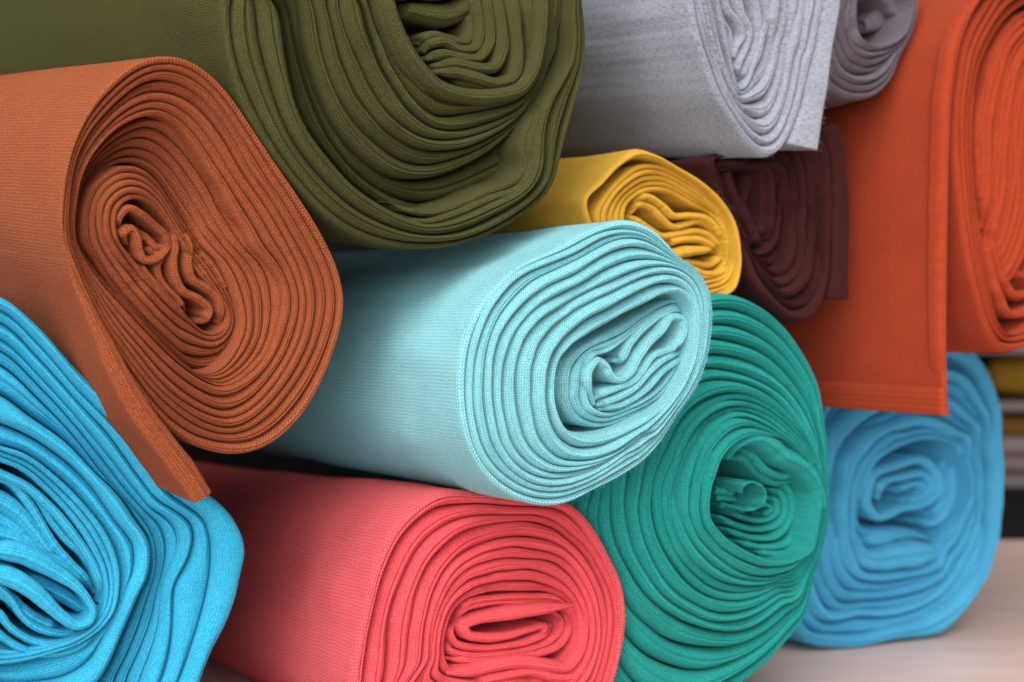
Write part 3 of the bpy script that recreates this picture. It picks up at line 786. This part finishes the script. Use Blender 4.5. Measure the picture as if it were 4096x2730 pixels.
# ---- right blue
R = Roll('light blue fabric roll at the far right, standing on the table below the orange sheet', ZR, (510, 890), 1.02, VP, M_BLUE, length=0.32)
g0 = [(20, 850), (60, 600), (160, 440), (350, 350), (550, 335), (740, 365), (790, 450), (825, 560), (842, 700), (848, 850), (838, 980), (810, 1120), (760, 1250), (690, 1340), (640, 1392), (450, 1425), (250, 1456), (130, 1430), (60, 1340), (20, 1100)]
vd = [(318, 1005), (308, 900), (335, 850), (380, 770), (460, 720), (560, 690), (660, 712), (690, 790), (700, 900), (650, 985), (590, 1045), (500, 1010), (400, 1010)]
R.shell(9, g0, vd, arcs=[(1, [(790, 700), (800, 850), (790, 980), (760, 1110), (700, 1230), (620, 1320), (440, 1380), (250, 1400)]),
                          (2, [(740, 700), (760, 850), (750, 970), (720, 1090), (660, 1190), (560, 1290), (420, 1335), (260, 1330)]),
                          (7, [(300, 1120), (275, 950), (290, 850), (350, 740), (440, 670), (560, 640), (680, 690)]), (8, [(330, 1070), (420, 1065), (520, 1055), (600, 1075)]), (7, [(300, 1120), (330, 1165), (480, 1165), (620, 1140)])],
        offs=[(0, 0.002), (0.5, 0.0), (1.5, 0.012), (2.5, 0.002), (3.5, 0.009), (4.5, 0.003), (5.5, 0.010), (6.5, 0.002), (7.5, 0.004), (9, 0.014)], L=0.1, jitter=0.3, rmax=0.006, tele=0.003)
R.fold([(360, 830), (450, 785), (550, 765), (600, 810), (603, 880), (560, 918), (470, 940), (380, 968), (348, 930), (350, 860)], 17, 0.014, closed=True, rmax=0.005)
R.fold([(375, 905), (400, 850), (480, 825), (550, 815), (578, 860), (545, 895), (460, 915)], 14, 0.018)
R.fold([(440, 880), (500, 855), (540, 850), (545, 875), (490, 890)], 12, 0.022)
R.fold([(640, 760), (655, 850), (640, 930), (590, 990), (540, 990)], 16, 0.016)
R.fold([(610, 745), (628, 850), (610, 930), (560, 970)], 14, 0.020)

# ---- teal
R = Roll('teal green fabric roll on the table with a torn scrap curled in its hollow middle', ZT, (1060, 560), 0.80, VP, M_TEAL, length=0.32)
g0 = [(-60, 600), (-20, 300), (100, 0), (300, -300), (550, -500), (894, -592), (1040, -530), (1159, -430), (1265, -280), (1354, -94), (1385, 100), (1403, 250), (1412, 450), (1412, 620), (1394, 750), (1352, 900), (1312, 1050), (1282, 1200), (1210, 1310), (1130, 1400), (1050, 1490), (960, 1560), (800, 1680), (600, 1780), (350, 1740), (150, 1450), (0, 1100)]
vd = [(770, 560), (775, 650), (820, 720), (900, 790), (1000, 850), (1100, 890), (1200, 890), (1290, 860), (1340, 800), (1380, 680), (1388, 560), (1372, 450), (1335, 350), (1260, 270), (1180, 225), (1090, 205), (1000, 215), (920, 250), (850, 320), (800, 430)]
R.shell(13, g0, vd,
        arcs=[(1, [(25, 600), (70, 300), (200, -20)]), (2, [(115, 560), (150, 300), (290, 0)]), (3, [(165, 560), (200, 300), (340, 20)]),
              (4, [(350, 1000), (270, 850), (225, 700), (215, 550), (240, 350), (390, 30)]),
              (4, [(350, 1010), (480, 1140), (620, 1230), (800, 1290), (960, 1290), (1150, 1180)]),
              (5, [(312, 560), (330, 700), (380, 880), (470, 1040), (620, 1170), (800, 1240), (900, 1240), (1050, 1170), (1180, 1070)]),
              (5, [(312, 560), (330, 400), (450, 80), (560, -100), (760, -190), (960, -140), (1120, -60), (1260, 110), (1360, 330), (1398, 520)]),
              (6, [(360, 560), (380, 700), (430, 850), (520, 1000), (660, 1120), (820, 1180), (1000, 1160), (1160, 1060)]),
              (7, [(455, 450), (450, 600), (480, 760), (560, 920), (680, 1050), (820, 1115), (1000, 1100), (1160, 1020)]),
              (7, [(455, 450), (520, 300), (600, 130), (760, 0), (950, -30), (1100, 40), (1230, 160), (1330, 310), (1382, 480), (1392, 620)]),
              (9, [(560, 450), (545, 600), (590, 760), (690, 900), (840, 1010), (1020, 1040), (1200, 980)]),
              (11, [(660, 450), (645, 600), (690, 740), (790, 860), (930, 950), (1080, 985), (1240, 940)]),
              (11, [(660, 450), (700, 300), (790, 170), (900, 105), (1020, 125), (1120, 180), (1220, 250), (1320, 360), (1375, 480), (1388, 600)])],
        offs=[(0, 0.012), (4, 0.006), (5, 0.004), (9, 0.0), (12, -0.006), (13, -0.006)], L=0.12, jitter=0.18, rmax=0.005, tele=0.003)
R.fold([(850, 330), (930, 245), (1040, 215), (1130, 260), (1200, 320), (1290, 365), (1350, 440), (1385, 560), (1370, 680)], [22, 30, 46, 58, 60, 56, 44, 34, 24], [-0.002, -0.006, -0.008, -0.006, -0.002], rmax=0.008, L=0.06, name='drooping_fold', crown=0.3)
R.fold([(855, 320), (950, 330), (1020, 400), (1100, 455), (1200, 450), (1265, 425), (1300, 520), (1320, 640)], 24, 0.012)
R.fold([(930, 270), (1000, 310), (1080, 395), (1170, 425), (1265, 400), (1330, 480), (1350, 620)], 24, 0.006)
R.fold([(1030, 630), (1070, 635), (1100, 605), (1070, 585), (1020, 600)], 11, 0.018)
R.fold([(850, 610), (960, 660), (1060, 672), (1130, 630), (1125, 560), (1060, 545)], 15, 0.017)
R.fold([(810, 650), (900, 695), (1040, 722), (1145, 690), (1182, 600), (1150, 515), (1080, 495)], 17, 0.015)
R.fold([(850, 720), (1000, 770), (1130, 760), (1208, 660), (1220, 560), (1185, 485), (1100, 470)], 18, 0.013)
R.fold([(910, 785), (1050, 822), (1180, 805), (1260, 700), (1270, 580), (1230, 470)], 18, 0.011)
R.fold([(1000, 840), (1120, 862), (1215, 845), (1300, 750), (1318, 620), (1290, 500)], 18, 0.008)
R.fold([(770, 500), (840, 512), (900, 524)], 24, 0.016, L=0.03)
R.fold([(775, 545), (850, 550), (915, 556)], 18, 0.018, L=0.03)
R.fold([(800, 580), (880, 600), (960, 620)], 18, 0.018, L=0.03)
R.fold([(905, 598), (950, 612), (1005, 606), (1052, 575), (1062, 520), (1030, 470), (985, 458), (935, 486), (925, 520)], 7, [0.004, -0.001, 0.002, -0.003, 0.001, -0.003, 0.002, 0.0, 0.004], name='torn_scrap', L=0.03, dive=0.001, taper=0.9, wob=0.0022)

R.lint(3000, 0.0015, M_TEAL)

# ---- coral
R = Roll('coral pink fabric roll at the bottom centre, lying under the mint roll', ZC, (1620, 900), 0.73, (-1200, 1660), M_CORAL, M_CORAL_B, length=0.75)
g0 = [(800, 1216), (830, 1000), (880, 780), (930, 580), (1010, 420), (1120, 300), (1260, 212), (1450, 215), (1700, 245), (1940, 275), (2030, 350), (2100, 450), (2160, 570), (2200, 650), (2225, 760), (2234, 900), (2212, 1050), (2172, 1216), (2110, 1380), (1950, 1560), (1600, 1640), (1200, 1600), (920, 1480), (820, 1350)]
vd = [(1288, 1080), (1292, 950), (1322, 860), (1380, 795), (1500, 755), (1700, 745), (1850, 755), (1930, 800), (1958, 880), (1958, 1000), (1930, 1070), (1830, 1120), (1650, 1130), (1450, 1150), (1330, 1140)]
R.shell(9, g0, vd,
        arcs=[(1, [(850, 1400), (878, 1150), (912, 900), (958, 700), (1030, 525), (1120, 405), (1230, 322), (1400, 285), (1700, 295), (1920, 325), (2050, 480), (2130, 620), (2190, 760), (2200, 900), (2180, 1050), (2140, 1216)]),
              (2, [(995, 1160), (1010, 900), (1060, 725), (1130, 565), (1230, 450), (1350, 380), (1600, 345), (1850, 365), (1980, 470)]),
              (3, [(1110, 1160), (1120, 900), (1170, 710), (1250, 555), (1370, 440), (1550, 390), (1750, 380), (1900, 430)]),
              (4, [(1180, 1160), (1200, 900), (1250, 735), (1340, 595), (1470, 510), (1700, 460), (1900, 500), (2010, 610), (2080, 755), (2105, 900), (2090, 1050), (2040, 1216)]),
              (6, [(1215, 1100), (1228, 930), (1280, 780), (1400, 630), (1550, 580), (1700, 572), (1880, 600), (1980, 700), (2040, 830)]),
              (7, [(1235, 1100), (1250, 930), (1300, 800), (1420, 690), (1550, 650), (1620, 640), (1850, 660), (1960, 750), (2015, 870)])],
        offs=[(0, 0.0), (1, 0.003), (2, 0.003), (5, 0.001), (7, 0.002), (9, 0.008)], L=0.10, rmax=0.0045, jitter=0.12)
R.fold([(1760, 995), (1800, 960), (1815, 925), (1740, 940), (1620, 975), (1490, 985), (1410, 965), (1395, 925), (1450, 895), (1560, 872), (1700, 850), (1850, 830), (1955, 812)], [16, 18, 20, 22, 24, 26, 28, 30, 34, 36, 34, 26, 8], [0.010, 0.007, 0.003, -0.002], dive=0.001, taper=0.6)
R.fold([(1350, 880), (1410, 805), (1550, 778), (1750, 770), (1870, 782), (1935, 835), (1948, 930)], 18, 0.009)
R.fold([(1330, 900), (1390, 838), (1500, 806), (1700, 800), (1840, 800), (1910, 850)], 17, 0.010)
R.fold([(1350, 890), (1318, 950), (1345, 1010), (1450, 1038), (1600, 1030), (1740, 1000), (1820, 955), (1838, 910)], 19, 0.009)
R.fold([(1300, 970), (1312, 1045), (1400, 1075), (1550, 1070), (1720, 1048), (1840, 1000), (1895, 940), (1890, 880), (1850, 850)], 19, 0.010)
R.fold([(1290, 1090), (1450, 1108), (1650, 1090), (1800, 1065), (1900, 1015), (1938, 930), (1915, 860)], 20, 0.008)
R.fold([(1295, 1170), (1420, 1165), (1550, 1135), (1700, 1115), (1850, 1135), (1935, 1140), (1990, 1080), (2022, 950), (2000, 820)], [24, 30, 34, 36, 34, 32, 28, 24, 20], 0.0, rmax=0.005)
R.fold([(1420, 1225), (1600, 1185), (1750, 1165), (1890, 1195), (1990, 1180), (2050, 1080)], 26, 0.001)

R.lint(9000, 0.002, M_CORAL)

# ---- left blue
R = Roll('sky blue fabric roll at the bottom left with many deep loose folds', ZS, (250, 760), 0.65, VP, M_SKY, length=0.5)
g0 = [(0, -858), (230, -688), (480, -408), (730, -168), (900, 40), (1100, 240), (1330, 390), (1450, 490), (1540, 630), (1570, 740), (1542, 900), (1500, 1080), (1440, 1230), (1360, 1380), (1310, 1500), (1250, 1680), (1100, 1950), (750, 2200), (200, 2300), (-300, 1900), (-700, 1200), (-800, 500), (-750, -300), (-370, -820)]
c0 = [(-200, 0), (0, 85), (150, 130), (350, 270), (550, 470), (690, 660), (752, 830), (757, 980), (722, 1130), (640, 1235), (500, 1330), (300, 1400), (100, 1450), (-200, 1440), (-420, 1100), (-450, 600), (-380, 200)]
R.shell(8, g0, c0,
        arcs=[(1, [(-200, -810), (0, -780), (250, -560), (500, -270), (750, -20), (950, 200), (1080, 380), (1200, 470), (1290, 540), (1335, 650), (1345, 800), (1320, 1000), (1260, 1250), (1180, 1500), (1060, 1750)]),
              (2, [(-220, -735), (0, -700), (250, -470), (500, -190), (720, 50), (880, 280), (1000, 430), (1130, 510), (1220, 590), (1225, 680), (1180, 830), (1110, 960), (1100, 1150), (1090, 1300), (1030, 1568), (940, 1750)]),
              (3, [(-240, -650), (0, -600), (250, -370), (480, -120), (700, 150), (850, 350), (960, 480), (1080, 560), (1130, 640), (1120, 760), (1060, 880), (1015, 1000), (1005, 1200), (965, 1400), (900, 1568)]),
              (4, [(-250, -580), (0, -520), (250, -290), (480, -40), (680, 210), (830, 400), (930, 510), (1020, 600), (1052, 700), (1035, 850), (992, 1000), (970, 1150), (900, 1350), (800, 1568)]),
              (5, [(-260, -500), (0, -430), (250, -210), (460, 20), (650, 270), (800, 440), (890, 540), (950, 640), (978, 780), (965, 920), (925, 1050), (880, 1200), (800, 1400), (710, 1568)]),
              (6, [(-240, -330), (0, -250), (200, -100), (420, 60), (600, 250), (760, 400), (870, 560), (940, 660), (963, 780), (948, 900), (880, 1050), (820, 1200), (760, 1350), (690, 1500), (580, 1640), (300, 1760), (-100, 1760)]),
              (7, [(-240, -120), (0, -60), (250, 60), (450, 200), (620, 380), (740, 560), (820, 650), (862, 720), (868, 790), (848, 900), (785, 1020), (720, 1150), (650, 1300), (590, 1430), (420, 1545), (150, 1600), (-180, 1570)])],
        offs=[(0, 0.001), (1, 0.004), (2, 0.008), (4, 0.018), (5.4, 0.021), (5.8, 0.004), (6.5, 0.001), (7.5, 0.006), (8, 0.002)], L=0.10, rmax=0.0045, jitter=0.06, sig=1.2)
ci = [(-200, 120), (0, 190), (130, 240), (300, 380), (460, 560), (580, 740), (650, 900), (662, 1020), (640, 1120), (570, 1210), (440, 1290), (270, 1340), (100, 1370), (-180, 1330), (-330, 1050), (-350, 600), (-300, 300)]
R.shell(3, c0, ci, offs=[(0, 0.0), (3, 0.004)], body=False, rmax=0.004)
R.fold([(-160, 200), (0, 260), (150, 330), (330, 480), (480, 660), (590, 830), (635, 960), (625, 1070)], 30, 0.006)
R.fold([(-100, 260), (80, 320), (160, 410), (240, 530), (300, 640), (370, 740), (450, 830), (540, 920), (600, 1010)], 30, 0.010)
R.fold([(90, 300), (240, 420), (330, 560), (430, 680), (530, 770), (610, 900)], 28, 0.012)
R.fold([(-140, 400), (20, 440), (120, 510), (210, 610), (290, 720), (380, 800)], [60, 66, 62, 50, 40, 26], 0.010, rmax=0.006)
R.fold([(-140, 520), (20, 560), (130, 630), (230, 710), (330, 790), (450, 880)], [50, 54, 50, 44, 38, 26], 0.013)
R.fold([(-140, 610), (20, 640), (160, 690), (300, 770), (450, 870), (560, 980)], [40, 44, 46, 44, 36, 26], 0.010)
R.fold([(-120, 750), (30, 748), (140, 768), (260, 822), (380, 895), (480, 965), (555, 1050), (590, 1130), (570, 1190), (490, 1215), (400, 1165), (310, 1085), (215, 1000), (100, 930), (-30, 895), (-150, 890)], [60, 66, 70, 66, 56, 44, 30, 24, 26, 34, 42, 52, 62, 64, 60, 54], [0.004, 0.003, 0.002, 0.0, -0.002, -0.002, -0.002, 0.0, 0.004], rmax=0.0075, L=0.05, k=1.0)
R.fold([(150, 900), (300, 975), (450, 1060), (560, 1140)], [30, 50, 50, 30], 0.012, rmax=0.006)
R.fold([(-60, 985), (60, 1040), (150, 1120), (260, 1190), (380, 1225)], [40, 42, 40, 36, 26], 0.010)
R.fold([(-80, 930), (30, 1000), (90, 1070), (140, 1150), (210, 1215), (310, 1255), (420, 1265), (540, 1235)], 26, 0.008)
R.fold([(-80, 1070), (10, 1150), (60, 1220), (130, 1275), (220, 1320), (340, 1335), (460, 1310), (570, 1250)], 25, 0.007)
R.fold([(-100, 1180), (20, 1290), (110, 1350), (220, 1390), (340, 1395), (480, 1360), (620, 1260)], 24, 0.004)
R.lint(8000, 0.0016, M_SKY)
